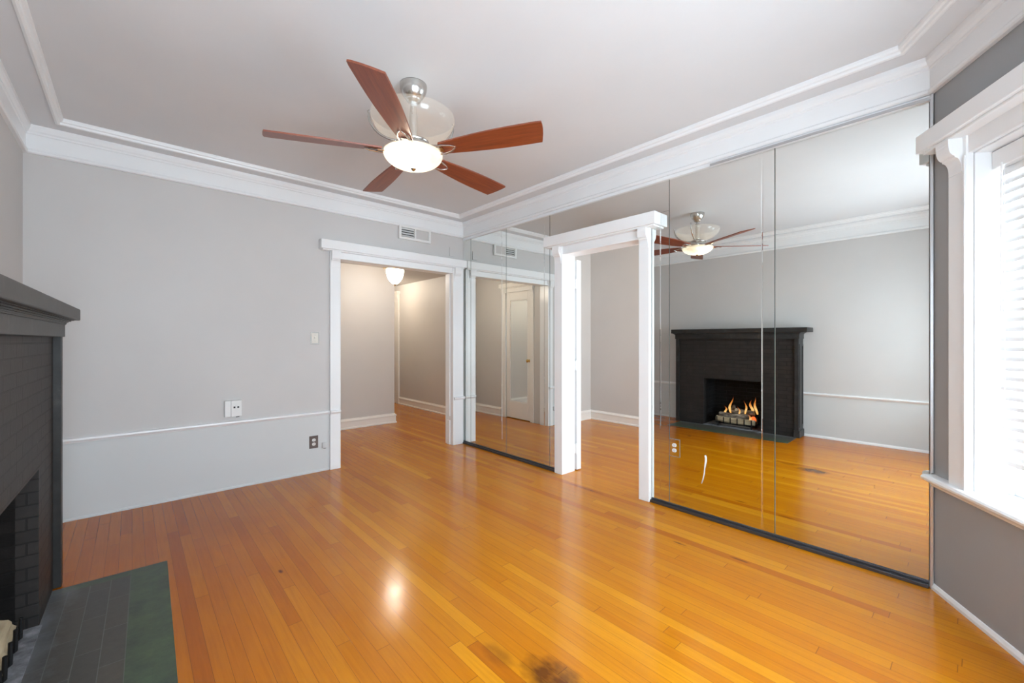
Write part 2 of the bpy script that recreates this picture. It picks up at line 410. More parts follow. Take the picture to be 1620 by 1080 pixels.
# left wall with hole for the firebox
struct('wall_left', boxes((XL-0.35, XL, 2.95, YB+0.15, 0, ZC), (XL-0.35, XL, Y0-0.1, 1.9, 0, ZC), (XL-0.35, XL, 1.9, 2.95, 0.85, ZC)), M_WALL, 'gray wall carrying the black fireplace')
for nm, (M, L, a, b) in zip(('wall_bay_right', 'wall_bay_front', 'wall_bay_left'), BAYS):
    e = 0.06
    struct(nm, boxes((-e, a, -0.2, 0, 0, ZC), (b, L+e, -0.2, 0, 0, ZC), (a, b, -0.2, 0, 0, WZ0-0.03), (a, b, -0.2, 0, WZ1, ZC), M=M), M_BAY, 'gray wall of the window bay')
# hall
struct('wall_hall_back', boxes((1.4, 3.08, 6.19, 6.31, 0, 2.42)), M_HALL, 'beige hall wall facing the opening')
struct('wall_hall_left', boxes((1.40, 1.54, 4.53, 4.75, 0, 2.42), (1.40, 1.54, 5.38, 6.19, 0, 2.42), (1.40, 1.54, 4.75, 5.38, 2.12, 2.42), (1.30, 1.40, 4.53, 6.31, 0, 2.42)), M_HALL, 'beige end wall of hall holding the closet door')
struct('wall_hall_right', boxes((4.06, 4.2, 4.42, 9.31, 0, 2.42)), M_HALL, 'beige side wall running down the corridor')
struct('wall_corridor_left', boxes((2.96, 3.08, 6.31, 9.31, 0, 2.42)), M_HALL, 'corridor side wall behind the hall corner')
struct('wall_corridor_end', boxes((3.08, 4.06, 9.19, 9.31, 0, 2.42)), M_HALL, 'far end wall of the corridor')
# side room seen through the door in the mirror wall
struct('wall_side_room_back', boxes((3.274, 5.9, 4.32, 4.42, 0, ZC)), M_HALL, 'back wall of the side room')
struct('wall_side_room_right', boxes((5.66, 5.9, -0.95, 4.32, 0, ZC)), M_HALL, 'far wall of the side room')
SRW = (3.9, 5.2)
struct('wall_side_room_front', boxes((3.274, SRW[0], 0.0, 0.15, 0, ZC), (SRW[1], 5.66, 0.0, 0.15, 0, ZC), (SRW[0], SRW[1], 0.0, 0.15, 0, 0.6), (SRW[0], SRW[1], 0.0, 0.15, 2.3, ZC)), M_HALL, 'window wall of the side room')
M_SR = Matrix(((-1, 0, 0, SRW[1]), (0, 1, 0, 0.15), (0, 0, 1, 0), (0, 0, 0, 1)))
portal(M_SR, 0, SRW[1]-SRW[0], 0.6, 2.3, -0.19)

# ---- crown cornice with flat soffit border and inner bead
crown = [(0, 2.587), (0.020, 2.587), (0.027, 2.594), (0.027, 2.607), (0.020, 2.613), (0.016, 2.620), (0.016, 2.715), (0.022, 2.720), (0.022, 2.730),
         (0.032, 2.740), (0.040, 2.756), (0.042, 2.778), (0.168, 2.778), (0.168, 2.770), (0.180, 2.766), (0.190, 2.770), (0.193, 2.782), (0.203, 2.786), (0.208, 2.798), (0.208, ZC)]
cbm = sweep_room(bmesh.new(), crown, POLY)
for f in cbm.faces:
    if max(abs(v.co.z-2.778) for v in f.verts) < 1e-4: f.material_index = 1
struct('trim_crown', cbm, [M_TRIM, M_CEIL], 'white layered crown moulding round the whole room')
# ---- chair rail
rail = [(0, 0.556), (0.010, 0.558), (0.014, 0.566), (0.022, 0.572), (0.026, 0.580), (0.024, 0.590), (0.012, 0.594), (0, 0.596)]
struct('trim_chair_rail_back', sweep_room(bmesh.new(), rail, [(XA-0.098, YB), (XL, YB), (XL, 3.31)], False), M_TRIM, 'thin white chair rail on the back wall')
struct('trim_chair_rail_left', sweep_room(bmesh.new(), rail, [(XL, 1.60), (XL, Y0)], False), M_TRIM, 'thin white chair rail on the left wall near bay')
rm = [(-0.001, 0.556), (0.010, 0.558), (0.014, 0.566), (0.022, 0.572), (0.026, 0.580), (0.024, 0.590), (0.012, 0.594), (-0.001, 0.596)]
shoe = [(0, 0), (0.010, 0.0), (0.010, 0.010), (0.004, 0.018), (0, 0.02)]
struct('baseboard_back', sweep_room(bmesh.new(), shoe, [(XA-0.1, YB), (XL, YB), (XL, 3.31)], False), M_WALL, 'thin gray painted floor strip under back wall')
struct('baseboard_left', sweep_room(bmesh.new(), [(0, 0), (0.012, 0), (0.012, 0.015), (0.006, 0.03), (0, 0.032)], [(XL, 1.60), (XL, Y0), (BX2, BY), (BX1, BY), (XR-0.01, Y0-0.006)], False), M_TRIM, 'low white floor strip round the bay')
# ---- tall baseboards of hall and side room
bb = [(0, 0), (0.028, 0), (0.028, 0.018), (0.018, 0.026), (0.018, 0.105), (0.026, 0.112), (0.022, 0.128), (0.010, 0.138), (0.008, 0.148), (0, 0.150)]
struct('baseboard_hall_back', sweep_room(bmesh.new(), bb, [(3.08, 9.19), (3.08, 6.19), (1.54, 6.19), (1.54, 5.47)], False), M_HTRIM, 'tall white baseboard on the hall back wall')
struct('baseboard_hall_right', sweep_room(bmesh.new(), bb, [(4.06, 4.53), (4.06, 7.925)], False), M_HTRIM, 'tall white baseboard down the corridor')
struct('baseboard_side_room', sweep_room(bmesh.new(), bb, [(5.66, 0.15), (5.66, 4.32), (3.274, 4.32)], False), M_HTRIM, 'tall white baseboard in the side room')

# ================================================================ CASED OPENINGS
def corbel_prof(d0, d1, z0, z1):
    """side profile (d, z) of a small scrolled bracket"""
    pts = [(d0, z0), (d0+0.006, z0)]
    N = 7
    for i in range(N+1):          # lower cove
        t = i/N*PI/2; pts.append((d0+0.006+(d1-d0)*0.40*(1-math.cos(t)), z0+0.015+(z1-z0)*0.34*math.sin(t)))
    pts.append((d0+0.006+(d1-d0)*0.46, z0+0.015+(z1-z0)*0.36))
    for i in range(N+1):          # upper ovolo
        t = i/N*PI/2; pts.append((d0+0.006+(d1-d0)*(0.46+0.42*math.sin(t)), z0+0.015+(z1-z0)*(0.40+0.34*(1-math.cos(t)))))
    pts += [(d1, z0+(z1-z0)*0.86), (d1, z1), (d0, z1)]
    return pts
def casing_set(root, M, s0, s1, wl, wr, z_open, cap0, cap1, cap_z0, cap_z1, depth, m, d_case=0.04, cap_d=0.09, z_bot=0.0, back=None, corb_r=True):
    """two casings, frieze, cap, corbels and jamb lining; local x along wall, y into the room"""
    struct('casing', boxes((s0-wl, s0+0.004, 0, d_case, z_bot, cap_z0), M=M), m, parent=root, bevel=0.004)
    struct('casing', boxes((s1-0.004, s1+wr, 0, d_case, z_bot, cap_z0), M=M), m, parent=root, bevel=0.004)
    struct('frieze', boxes((s0+0.004, s1-0.004, 0, d_case-0.012, z_open-0.004, cap_z0), (s0+0.004, s1-0.004, d_case-0.012, d_case-0.004, z_open-0.004, z_open+0.014), M=M), m, parent=root, bevel=0.003)
    struct('head_cap', boxes((cap0, cap1, 0, cap_d, cap_z0, cap_z1), (cap0+0.02, cap1-0.02, 0, cap_d-0.02, cap_z0-0.012, cap_z0+0.001), M=M), m, parent=root, bevel=0.004)
    for a, b in ((s0-wl+0.006, s0-0.006), (s1+0.008, s1+min(wr, 0.10)-0.004)):
        struct('corbel', prism(bmesh.new(), corbel_prof(d_case-0.002, cap_d-0.018, cap_z0-0.17, cap_z0-0.0125), a, b, M), m, parent=root, bevel=0.001)
    if depth:
        struct('jamb', boxes((s0-T, s0, -depth, 0.002, z_bot, z_open+T), M=M), m, parent=root)
        struct('jamb', boxes((s1, s1+T, -depth, 0.002, z_bot, z_open+T), M=M), m, parent=root)
        struct('head_jamb', boxes((s0, s1, -depth, 0.002, z_open, z_open+T), M=M), m, parent=root)
# back wall frame: local x = +X, y = -Y (into room)
M_BK = Matrix(((1, 0, 0, 0), (0, -1, 0, YB), (0, 0, 1, 0), (0, 0, 0, 1)))
d1 = tag(empty('door_1', (XA, YB, 0)), 'wide white cased opening from room to hall', None, None, 'structure')
casing_set(d1, M_BK, XA, XB_, 0.098, 0.150, DO_Z, 1.371, XR-0.002, 2.206, 2.296, 0.15, M_TRIM, d_case=0.03, cap_d=0.085)
struct('rail_block', prism(bmesh.new(), [(d+0.03, z) for d, z in rm], XA-0.098, XA-0.001, M_BK), M_TRIM, parent=d1)
struct('rail_block', prism(bmesh.new(), [(d+0.03, z) for d, z in rm], XB_+0.004, XR-0.006, M_BK), M_TRIM, parent=d1)
struct('jamb_stop', boxes((XB_-0.012, XB_, -0.11, -0.04, 0.35, DO_Z), (XB_-0.012, XB_, -0.11, -0.04, 0.0, 0.30), M=M_BK), M_TRIM, parent=d1, bevel=0.002)
# mirror wall frame: local x = +Y, y = -X
M_MR = Matrix(((0, -1, 0, XR), (1, 0, 0, 0), (0, 0, 1, 0), (0, 0, 0, 1)))
d2 = tag(empty('door_2', (XR, YA, 0)), 'white cased doorway set in the mirror wall', None, None, 'structure')
casing_set(d2, M_MR, YA, YC, 0.088, 0.095, DO_Z, 1.690, 2.885, 2.215, 2.312, 0.154, M_TRIM, d_case=0.042, cap_d=0.10)
# hinges on the far jamb and the door leaf folded back into the side room
leaf = struct('door_leaf', boxes((3.295, 3.36, 2.685, 3.49, 0.008, 2.10)), M_TRIM, parent=d2, bevel=0.002)
for z in (0.22, 1.05, 1.86):
    hb = bmesh.new(); tube(hb, [(3.285, 2.684, z-0.05), (3.285, 2.684, z+0.05)], 0.009, 12); box(hb, 3.24, 3.30, 2.690, 2.694, z-0.045, z+0.045)
    struct('hinge', hb, M_TRIM, parent=leaf)
bm = bmesh.new(); tube(bm, [(3.36, 3.42, 1.0), (3.40, 3.42, 1.0)], 0.012, 12); lathe(bm, [(0, 0), (0.02, 0.01), (0.027, 0.02), (0.02, 0.035), (0, 0.04)], 0, 0, 0, 16)
for v in bm.verts:
    pass
bm.free()
# hall closet door with mirror panel, on the hall end wall (faces +X)
M_HL = Matrix(((0, 1, 0, 1.54), (-1, 0, 0, 0), (0, 0, 1, 0), (0, 0, 0, 1)))     # local x = -Y, y = +X
d3 = tag(empty('door_3', (1.54, 5.38, 0)), 'white hall closet door with a tall mirror panel', None, None, 'structure')
casing_set(d3, M_HL, -5.37, -4.76, 0.085, 0.07, 2.10, -5.50, -4.66, 2.18, 2.25, 0.09, M_HTRIM, d_case=0.02, cap_d=0.05)
lf = struct('door_leaf', boxes((-5.37, -5.275, -0.05, -0.012, 0.01, 2.10), (-4.855, -4.76, -0.05, -0.012, 0.01, 2.10), (-5.275, -4.855, -0.05, -0.012, 0.01, 0.28), (-5.275, -4.855, -0.05, -0.012, 1.96, 2.10), (-5.275, -4.855, -0.05, -0.030, 0.28, 1.96), M=M_HL), M_HTRIM, parent=d3, bevel=0.003)
struct('mirror_panel', boxes((-5.262, -4.868, -0.030, -0.026, 0.293, 1.947), M=M_HL), M_MIRROR, parent=lf)
kb = bmesh.new(); lathe(kb, [(0.0, 0.062), (0.018, 0.058), (0.026, 0.045), (0.022, 0.030), (0.010, 0.022), (0.009, 0.006), (0.022, 0.004), (0.022, 0.0), (0, 0)], n=20)
bmesh.ops.transform(kb, matrix=Matrix.Translation((1.528, 4.81, 0.97)) @ Matrix.Rotation(PI/2, 4, 'Y'), verts=kb.verts[:])
struct('door_knob', kb, M_BRASS, parent=lf, smooth=True)
# doorway on the corridor side wall, past the hall corner
M_CE = Matrix(((0, -1, 0, 4.06), (1, 0, 0, 0), (0, 0, 1, 0), (0, 0, 0, 1)))
d4 = tag(empty('door_4', (4.06, 8.5, 0)), 'white cased door far down the corridor', None, None, 'structure')
casing_set(d4, M_CE, 8.04, 8.80, 0.115, 0.10, 2.08, 7.90, 8.92, 2.25, 2.30, 0, M_HTRIM, d_case=0.03, cap_d=0.07)
struct('door_leaf', boxes((8.045, 8.795, 0, 0.008, 0.01, 2.08), M=M_CE), M_HTRIM, parent=d4)

# ================================================================ BAY WINDOWS AND BLINDS
def build_window(idx, M, L, a, b):
    r = tag(empty('window_%d' % idx, tuple(M @ Vector(((a+b)/2, 0, 0)))), ['white cased window nearest the mirror wall', 'middle bay window', 'bay window by the camera'][idx-1], None, None, 'structure')
    w_ = 0.113
    struct('casing', boxes((a-w_, a, 0, 0.03, WZ0, 2.26), (a-0.012, a, 0.03, 0.036, WZ0, 2.16), M=M), M_TRIM, parent=r, bevel=0.003)
    struct('casing', boxes((b, b+w_, 0, 0.03, WZ0, 2.26), (b, b+0.012, 0.03, 0.036, WZ0, 2.16), M=M), M_TRIM, parent=r, bevel=0.003)
    struct('frieze', boxes((a, b, 0, 0.022, WZ1, 2.26), M=M), M_TRIM, parent=r, bevel=0.002)
    struct('head_cap', boxes((0.05, L-0.05, 0, 0.10, 2.262, 2.352), (0.07, L-0.07, 0, 0.08, 2.248, 2.263), M=M), M_TRIM, parent=r, bevel=0.004)
    for x0, x1 in ((a-w_+0.008, a-0.02), (b+0.02, b+w_-0.008)):
        struct('corbel', prism(bmesh.new(), corbel_prof(0.028, 0.085, 2.09, 2.249), x0, x1, M), M_TRIM, parent=r, bevel=0.001)
    struct('stool', prism(bmesh.new(), [(-0.2, 0.572), (0.052, 0.572), (0.060, 0.578), (0.062, 0.588), (0.056, 0.598), (0.048, 0.601), (-0.2, 0.604)], 0.018 if idx != 3 else 0.03, L-0.03, M) , M_TRIM, parent=r, bevel=0.001)
    struct('apron', prism(bmesh.new(), [(0, 0.538), (0.012, 0.540), (0.018, 0.552), (0.030, 0.560), (0.034, 0.573), (0, 0.573)], 0.014 if idx != 3 else 0.02, L-0.02, M), M_TRIM, parent=r)
    struct('jamb', boxes((a, a+0.006, -0.19, 0.0, WZ0+0.004, WZ1), (a, a+0.018, -0.135, -0.12, WZ0+0.004, WZ1), M=M), M_TRIM, parent=r)
    struct('jamb', boxes((b-0.006, b, -0.19, 0.0, WZ0+0.004, WZ1), (b-0.018, b, -0.135, -0.12, WZ0+0.004, WZ1), M=M), M_TRIM, parent=r)
    struct('head_jamb', boxes((a+0.006, b-0.006, -0.19, 0.0, WZ1-0.006, WZ1), M=M), M_TRIM, parent=r)
    zm = 1.40
    f = struct('sash_frame', boxes((a+0.006, a+0.05, -0.165, -0.135, WZ0+0.004, zm), (b-0.05, b-0.006, -0.165, -0.135, WZ0+0.004, zm), (a+0.05, b-0.05, -0.165, -0.135, WZ0+0.004, WZ0+0.07), (a+0.05, b-0.05, -0.165, -0.135, zm-0.035, zm), M=M), M_TRIM, parent=r, bevel=0.002)
    struct('pane', boxes((a+0.05, b-0.05, -0.152, -0.148, WZ0+0.07, zm-0.035), M=M), M_PANE, parent=f)
    f = struct('sash_frame', boxes((a+0.006, a+0.05, -0.20, -0.17, zm-0.035, WZ1-0.006), (b-0.05, b-0.006, -0.20, -0.17, zm-0.035, WZ1-0.006), (a+0.05, b-0.05, -0.20, -0.17, WZ1-0.05, WZ1-0.006), (a+0.05, b-0.05, -0.20, -0.17, zm-0.035, zm), M=M), M_TRIM, parent=r, bevel=0.002)
    struct('pane', boxes((a+0.05, b-0.05, -0.187, -0.183, zm, WZ1-0.05), M=M), M_PANE, parent=f)
def build_blind(idx, M, L, a, b, raised=False):
    lab = ['white horizontal blind in the window beside the mirror wall', 'raised white blind at the top of the middle bay window', 'raised white blind at the top of the left bay window']
    r = empty('window_blind', tuple(M @ Vector(((a+b)/2, -0.09, 0.6))), label=lab[idx-1], cat='blind')
    obj('head_rail', boxes((a+0.008, b-0.008, -0.115, -0.058, 2.075, 2.155), M=M), M_BLIND, r, bevel=0.004)
    bm = bmesh.new(); z = 2.06; n = 0; tilt = math.radians(-66)
    s0, s1 = a+0.022, b-0.022
    zb = 1.985 if raised else 0.78; step = 0.006 if raised else 0.0435
    if raised: tilt = 0.0
    while z > zb:
        prof = []
        for k in range(5):
            q = -0.025+0.0125*k; zz = 0.0035*(1-(q/0.025)**2)
            prof.append((-0.09+q*math.cos(tilt)-zz*math.sin(tilt), z+q*math.sin(tilt)+zz*math.cos(tilt)))
        pr = prof+[(d, zz-0.0022) for d, zz in prof[::-1]]
        prism(bm, pr, s0, s1, M); z -= step; n += 1
    obj('slats', bm, M_SLAT, r)
    obj('bottom_rail', boxes((s0, s1, -0.115, -0.065, z-0.005, z+0.018), M=M), M_BLIND, r, bevel=0.003)
    cb = bmesh.new()
    for s in (s0+0.05, (s0+s1)/2, s1-0.05):
        if raised: break
        for d in (-0.118, -0.0625): tube(cb, [M @ Vector((s, d, z+0.01)), M @ Vector((s, d, 2.08))], 0.0012, 6)
    if raised: cb.free()
    else: obj('ladder_cord', cb, M_BLIND, r)
    wb = bmesh.new(); tube(wb, [M @ Vector((a+0.075, -0.050, 2.085)), M @ Vector((a+0.078, -0.045, 1.40))], [0.0035, 0.0045], 8)
    obj('tilt_wand', wb, M_BLIND, r)
for i, (M, L, a, b) in enumerate(BAYS): build_window(i+1, M, L, a, b); build_blind(i+1, M, L, a, b, i > 0)
# side-room window (simple sash)
r = tag(empty('window_4', (4.55, 0.1, 0.6)), 'window of the side room', None, None, 'structure')
struct('sash_frame', boxes((3.9, 3.96, 0.05, 0.09, 0.6, 2.3), (5.14, 5.2, 0.05, 0.09, 0.6, 2.3), (3.96, 5.14, 0.05, 0.09, 0.6, 0.66), (3.96, 5.14, 0.05, 0.09, 2.24, 2.3), (3.96, 5.14, 0.05, 0.09, 1.4, 1.44)), M_TRIM, parent=r)
struct('pane', boxes((3.96, 5.14, 0.068, 0.072, 0.66, 2.24)), M_PANE, parent=r)

# ================================================================ MIRROR PANELS
MZ0, MZ1 = 0.034, 2.556
def mirror_panel(y0, y1, z0, z1, label, groove=True, notch=None):
    """y0 = near end. plate with a V-groove 7 cm in from its near end; notch=(ya,yb,za,zb) cuts the doorway out"""
    bm = bmesh.new(); xf, xb = XR, XR+0.005
    y0 += 0.0015; y1 -= 0.0015
    ch = 0.0016
    ys = [y0, y0+ch]
    ds = [0.0025, 0.0]
    if groove: ys += [y0+0.070, y0+0.0745, y0+0.079]; ds += [0.0, 0.0011, 0.0]
    ys += [y1-ch, y1]; ds += [0.0, 0.0025]
    cells_y = [(ys[i], ys[i+1], ds[i], ds[i+1]) for i in range(len(ys)-1)]
    for a, b, da, db in cells_y:
        za = z0
        v = [bm.verts.new((xf+da, a, za)), bm.verts.new((xf+db, b, za)), bm.verts.new((xf+db, b, z1)), bm.verts.new((xf+da, a, z1))]
        f = bm.faces.new(v); f.material_index = 1 if max(da, db) > 0.002 else 0
    # sides and back in dark green edge glass
    n0 = len(bm.verts)
    bb_ = bmesh.new()
    A = [(xf+0.0025, y0), (xf+0.0025, y1), (xb, y1), (xb, y0)]
    for zz in (z0, z1): pass
    lo = [bm.verts.new((p[0], p[1], z0)) for p in A]; hi = [bm.verts.new((p[0], p[1], z1)) for p in A]
    for i in (1, 2, 3):
        f = bm.faces.new((lo[i], lo[(i+1) % 4], hi[(i+1) % 4], hi[i])); f.material_index = 1
    f = bm.faces.new(lo); f.material_index = 1; f = bm.faces.new(hi[::-1]); f.material_index = 1
    bb_.free()
    me = bpy.data.meshes.new('wall_mirror'); 
    bm.normal_update()
    for f in bm.faces:
        if f.normal.x > 0.3: f.normal_flip()
    bm.normal_update(); bm.to_mesh(me); bm.free(); me.materials.append(M_MIRROR); me.materials.append(M_MEDGE)
    o = bpy.data.objects.new('wall_mirror', me); COL.objects.link(o)
    return tag(o, label, 'mirror')
mirror_panel(4.219, 4.378, MZ0, MZ1, 'narrow mirror strip in the room corner beside the wide opening')
mirror_panel(3.553, 4.219, MZ0, MZ1, 'mirror panel that reflects the wall vent')
mirror_panel(2.889, 3.553, MZ0, MZ1, 'mirror panel reflecting the white closet door in the hall')
mirror_panel(2.793, 2.889, MZ0, 2.215, 'thin mirror sliver against the far casing of the doorway', groove=False)
mirror_panel(1.620, 2.889, 2.316, MZ1, 'long low mirror panel above the doorway cap', groove=False)
mirror_panel(1.620, 1.770, MZ0, 2.314, 'narrow mirror panel between the near doorway casing and the outlet', groove=True)
mirror_panel(0.8916, 1.620, MZ0, MZ1, 'mirror panel reflecting the fan and the fire')
mirror_panel(0.172, 0.8916, MZ0, MZ1, 'widest looking mirror panel, next to the bay window wall', groove=False)
tt = empty('mirror_track', (XR, 2.3, 2.56), label='thin aluminium channel holding the top edge of the mirror panels', cat='track')
obj('rail', boxes((XR-0.016, XR+0.004, Y0+0.004, 4.376, 2.5565, 2.563), (XR-0.010, XR+0.005, Y0+0.004, 4.376, 2.563, 2.586)), M_TRIM, tt, bevel=0.001)
obj('lip', boxes((XR-0.024, XR-0.017, Y0+0.004, 1.30, 2.558, 2.572)), M_TRACK, tt)
def low_track(y0, y1, lab):
    o = obj('mirror_track', boxes((XR-0.030, XR+0.004, y0, y1, 0.0005, 0.020), (XR-0.010, XR+0.004, y0, y1, 0.020, 0.032)), [M_DTRACK], None, bevel=0.002)
    tag(o, lab, 'track')
low_track(2.795, 4.376, 'dark floor track under the far mirror panels left of the doorway')
low_track(0.175, 1.770, 'dark floor track under the large mirror panels right of the doorway')
tag(obj('corner_channel', boxes((XR-0.020, XR-0.002, Y0-0.006, Y0+0.008, 0.0, 0.538), (XR-0.020, XR-0.002, Y0-0.006, Y0+0.008, 0.606, 2.586)), M_TRACK, None, bevel=0.002), 'gray metal channel closing the mirror wall at the bay corner', 'channel')

# outlet on the mirror with a mirrored cover plate
def duplex(root, M, m):
    for z in (0.020, -0.020):
        bm = bmesh.new()
        for k in range(1): pass
        ring = []
        n = 24
        for i in range(n):
            t = 2*PI*i/n; x = 0.0165*math.cos(t); zz = 0.0165*math.sin(t); zz = max(-0.0135, min(0.0135, zz)); ring.append((x, zz))
        A = [bm.verts.new(M @ Vector((x, 0.004, z+zz))) for x, zz in ring]; B = [bm.verts.new(M @ Vector((x, 0.008, z+zz))) for x, zz in ring]
        for i in range(n): bm.faces.new((A[i], A[(i+1) % n], B[(i+1) % n], B[i]))
        bm.faces.new(B)
        f = obj('receptacle', bm, m, root)
        obj('slots', boxes((-0.0075, -0.0050, 0.008, 0.0086, z-0.002, z+0.007), (0.0050, 0.0075, 0.008, 0.0086, z-0.002, z+0.006), (-0.002, 0.002, 0.008, 0.0086, z-0.010, z-0.006), M=M), M_DARK, f)
def frame_at(base, s, z):
    return base @ Matrix.Translation((s, 0, z))
Mx = frame_at(M_MR, 1.577, 0.468) @ Matrix.Translation((0, 0.001, 0))
r = empty('electrical_outlet', (XR, 1.577, 0.468), label='white double outlet with mirrored cover plate on the mirror panel', cat='outlet')
obj('cover_plate', boxes((-0.041, 0.041, 0, 0.004, -0.066, 0.066), M=Mx), M_MIRROR, r, bevel=0.002)
obj('plate_rim', boxes((-0.043, -0.0405, 0, 0.0045, -0.068, 0.068), (0.0405, 0.043, 0, 0.0045, -0.068, 0.068), (-0.0405, 0.0405, 0, 0.0045, -0.068, -0.0655), (-0.0405, 0.0405, 0, 0.0045, 0.0655, 0.068), M=Mx), M_SPLATE, r)
duplex(r, Mx, M_PLASTIC)
# white torn sliver on the mirror
sb = bmesh.new(); pts = [(1.343, 0.456, 0.006), (1.338, 0.44, 0.008), (1.338, 0.415, 0.008), (1.343, 0.385, 0.0065), (1.346, 0.36, 0.0035), (1.350, 0.32, 0.0035), (1.358, 0.28, 0.0035), (1.368, 0.245, 0.003)]
tube(sb, [(XR-0.004, y, z) for y, z, _ in pts], [p[2]*0.75 for p in pts], 8)
tag(obj('plastic_strip', sb, M_PLASTIC, None, smooth=True), 'curved white plastic strip stuck low on the mirror panel', 'strip')

# ================================================================ BACK-WALL FITTINGS (local x = X)
def plate_thing(name, s, z, w_, h_, m, label, cat, t=0.005):
    r = empty(name, (s, YB, z), label=label, cat=cat)
    obj('cover_plate', boxes((-w_/2, w_/2, 0, t, -h_/2, h_/2), M=frame_at(M_BK, s, z)), m, r, bevel=0.0015)
    return r, frame_at(M_BK, s, z)
r, Mx = plate_thing('light_switch', 1.335, 1.320, 0.082, 0.122, M_SPLATE, 'light switch in a gray metal plate left of the wide opening', 'switch')
obj('insert', boxes((-0.030, 0.030, 0.005, 0.008, -0.050, 0.050), M=Mx), M_IVORY, r, bevel=0.001)
tg = obj('toggle', boxes((-0.005, 0.005, 0.008, 0.020, -0.004, 0.010), (-0.010, 0.010, 0.008, 0.010, -0.020, 0.020), M=Mx), M_IVORY, r, bevel=0.001)
for zz in (-0.030, 0.030):
    sc = bmesh.new(); tube(sc, [Mx @ Vector((0, 0.008, zz)), Mx @ Vector((0, 0.0095, zz))], 0.003, 10); obj('screw', sc, M_SPLATE, r)
r, Mx = plate_thing('electrical_outlet', 1.325, 0.300, 0.082, 0.122, M_PLATE, 'double outlet in a dark brown plate low on the back wall', 'outlet')
duplex(r, frame_at(M_BK, 1.325, 0.300) @ Matrix.Translation((0, 0.002, 0)), M_PLASTIC)
# small cable clip by it
r = empty('cable_clip', (1.425, YB, 0.25), label='small gray painted cable box beside the dark outlet plate', cat='cable box')
Mx = frame_at(M_BK, 1.425, 0.25)
obj('body', boxes((-0.023, 0.023, 0, 0.022, -0.023, 0.032), M=Mx), M_WALL, r, bevel=0.003)
obj('socket', boxes((-0.010, 0.012, 0.004, 0.018, -0.028, -0.0232), M=Mx), M_DARK, r)
# white two-button box above chair rail
r = empty('wall_box', (0.645, YB, 0.705), label='white wall box with two dark holes above the chair rail', cat='wall box')
Mx = frame_at(M_BK, 0.655, 0.705)
obj('body', boxes((-0.062, -0.018, 0, 0.034, -0.070, 0.068), (-0.018, 0.062, 0, 0.042, -0.070, 0.070), M=Mx), M_PLASTIC, r, bevel=0.003)
for s in (0.006, 0.034): obj('jack', boxes((s-0.007, s+0.007, 0.042, 0.0435, 0.004, 0.018), M=Mx), M_DARK, r)
obj('plug', boxes((0.022, 0.044, 0.010, 0.03, -0.078, -0.0702), M=Mx), M_DARK, r)
# blank plate high by the corner
tag(obj('blank_plate', boxes((2.911, 2.977, 0, 0.008, 2.338, 2.448), M=M_BK), M_WALL, None, bevel=0.002), 'small wall coloured blank plate above the opening near the mirror corner', 'plate')
# air vent
r = empty('air_vent', (2.427, YB, 2.524), label='white air vent, left half louvered, above the wide opening', cat='vent')
v0, v1, z0, z1 = 2.222, 2.632, 2.446, 2.604
obj('frame', boxes((v0, v1, 0, 0.030, z0, z0+0.026), (v0, v1, 0, 0.030, z1-0.026, z1), (v0, v0+0.03, 0, 0.030, z0+0.026, z1-0.026), (v1-0.03, v1, 0, 0.030, z0+0.026, z1-0.026), (2.418, 2.436, 0, 0.030, z0+0.026, z1-0.026), M=M_BK), M_PLASTIC, r, bevel=0.003)
obj('damper_plate', boxes((2.436, v1-0.03, 0, 0.020, z0+0.026, z1-0.026), M=M_BK), M_WALL, r)
obj('backing', boxes((v0+0.03, 2.418, 0, 0.004, z0+0.026, z1-0.026), M=M_BK), M_DARK, r)
for k in range(4):
    z = z0+0.036+k*0.0262
    obj('louver', prism(bmesh.new(), [(0.006, z+0.012), (0.024, z-0.006), (0.026, z-0.004), (0.008, z+0.016)], v0+0.031, 2.417, M_BK), M_PLASTIC, r)

# ================================================================ FIREPLACE
PX, PY = -0.275, 3.275
FR = math.radians(-1.2)
MF = Matrix.Translation((PX, PY, 0)) @ Matrix.Rotation(FR, 4, 'Z')      # local: x depth (room +), y along (neg = near)
fp = empty('fireplace', (PX, PY-0.8, 0), label='black painted brick fireplace with a wooden mantel and burning gas logs', cat='fireplace')
LN = 1.68; DP = 0.24          # depth back towards wall
oa, ob, oz = -1.225, -0.425, 0.715     # opening along y and its height
def fpart(name, bm, m, parent=fp, **k):
    bmesh.ops.transform(bm, matrix=MF, verts=bm.verts[:]); return obj(name, bm, m, parent, **k)
fpart('brick_surround', boxes((-DP, -0.03, -LN+0.05, oa, 0.0045, 1.325), (-DP, -0.03, ob, -0.05, 0.0045, 1.325), (-DP, -0.03, oa, ob, oz, 1.325)), M_BRICK)
for y0, y1 in ((-0.05, 0.0), (-LN, -LN+0.05)):
    fpart('pilaster', boxes((-DP, 0.0, y0, y1, 0.0045, 1.33)), M_BWOOD, bevel=0.004)
fpart('side_panel', boxes((-DP+0.03, -0.19, -LN-0.008, -LN, 0.14, 1.25), (-0.055, -0.02, -LN-0.008, -LN, 0.14, 1.25), (-0.19, -0.055, -LN-0.008, -LN, 0.14, 0.17), (-0.19, -0.055, -LN-0.008, -LN, 1.22, 1.25)), M_BWOOD)
fpart('plinth', boxes((-DP, 0.008, -LN-0.012, -LN+0.058, 0.0045, 0.10)), M_BWOOD, bevel=0.003)
fpart('frieze', boxes((-DP, 0.008, -LN-0.008, 0.008, 1.318, 1.385)), M_BWOOD, bevel=0.003)
cb = bmesh.new()
for nlay in range(6):
    t = nlay/5; e = 0.012+0.04*(1-math.cos(t*PI/2)); z = 1.383+0.028*t
    box(cb, -DP, e, -LN-e, e, z, z+0.0075)
fpart('cove', cb, M_BWOOD)
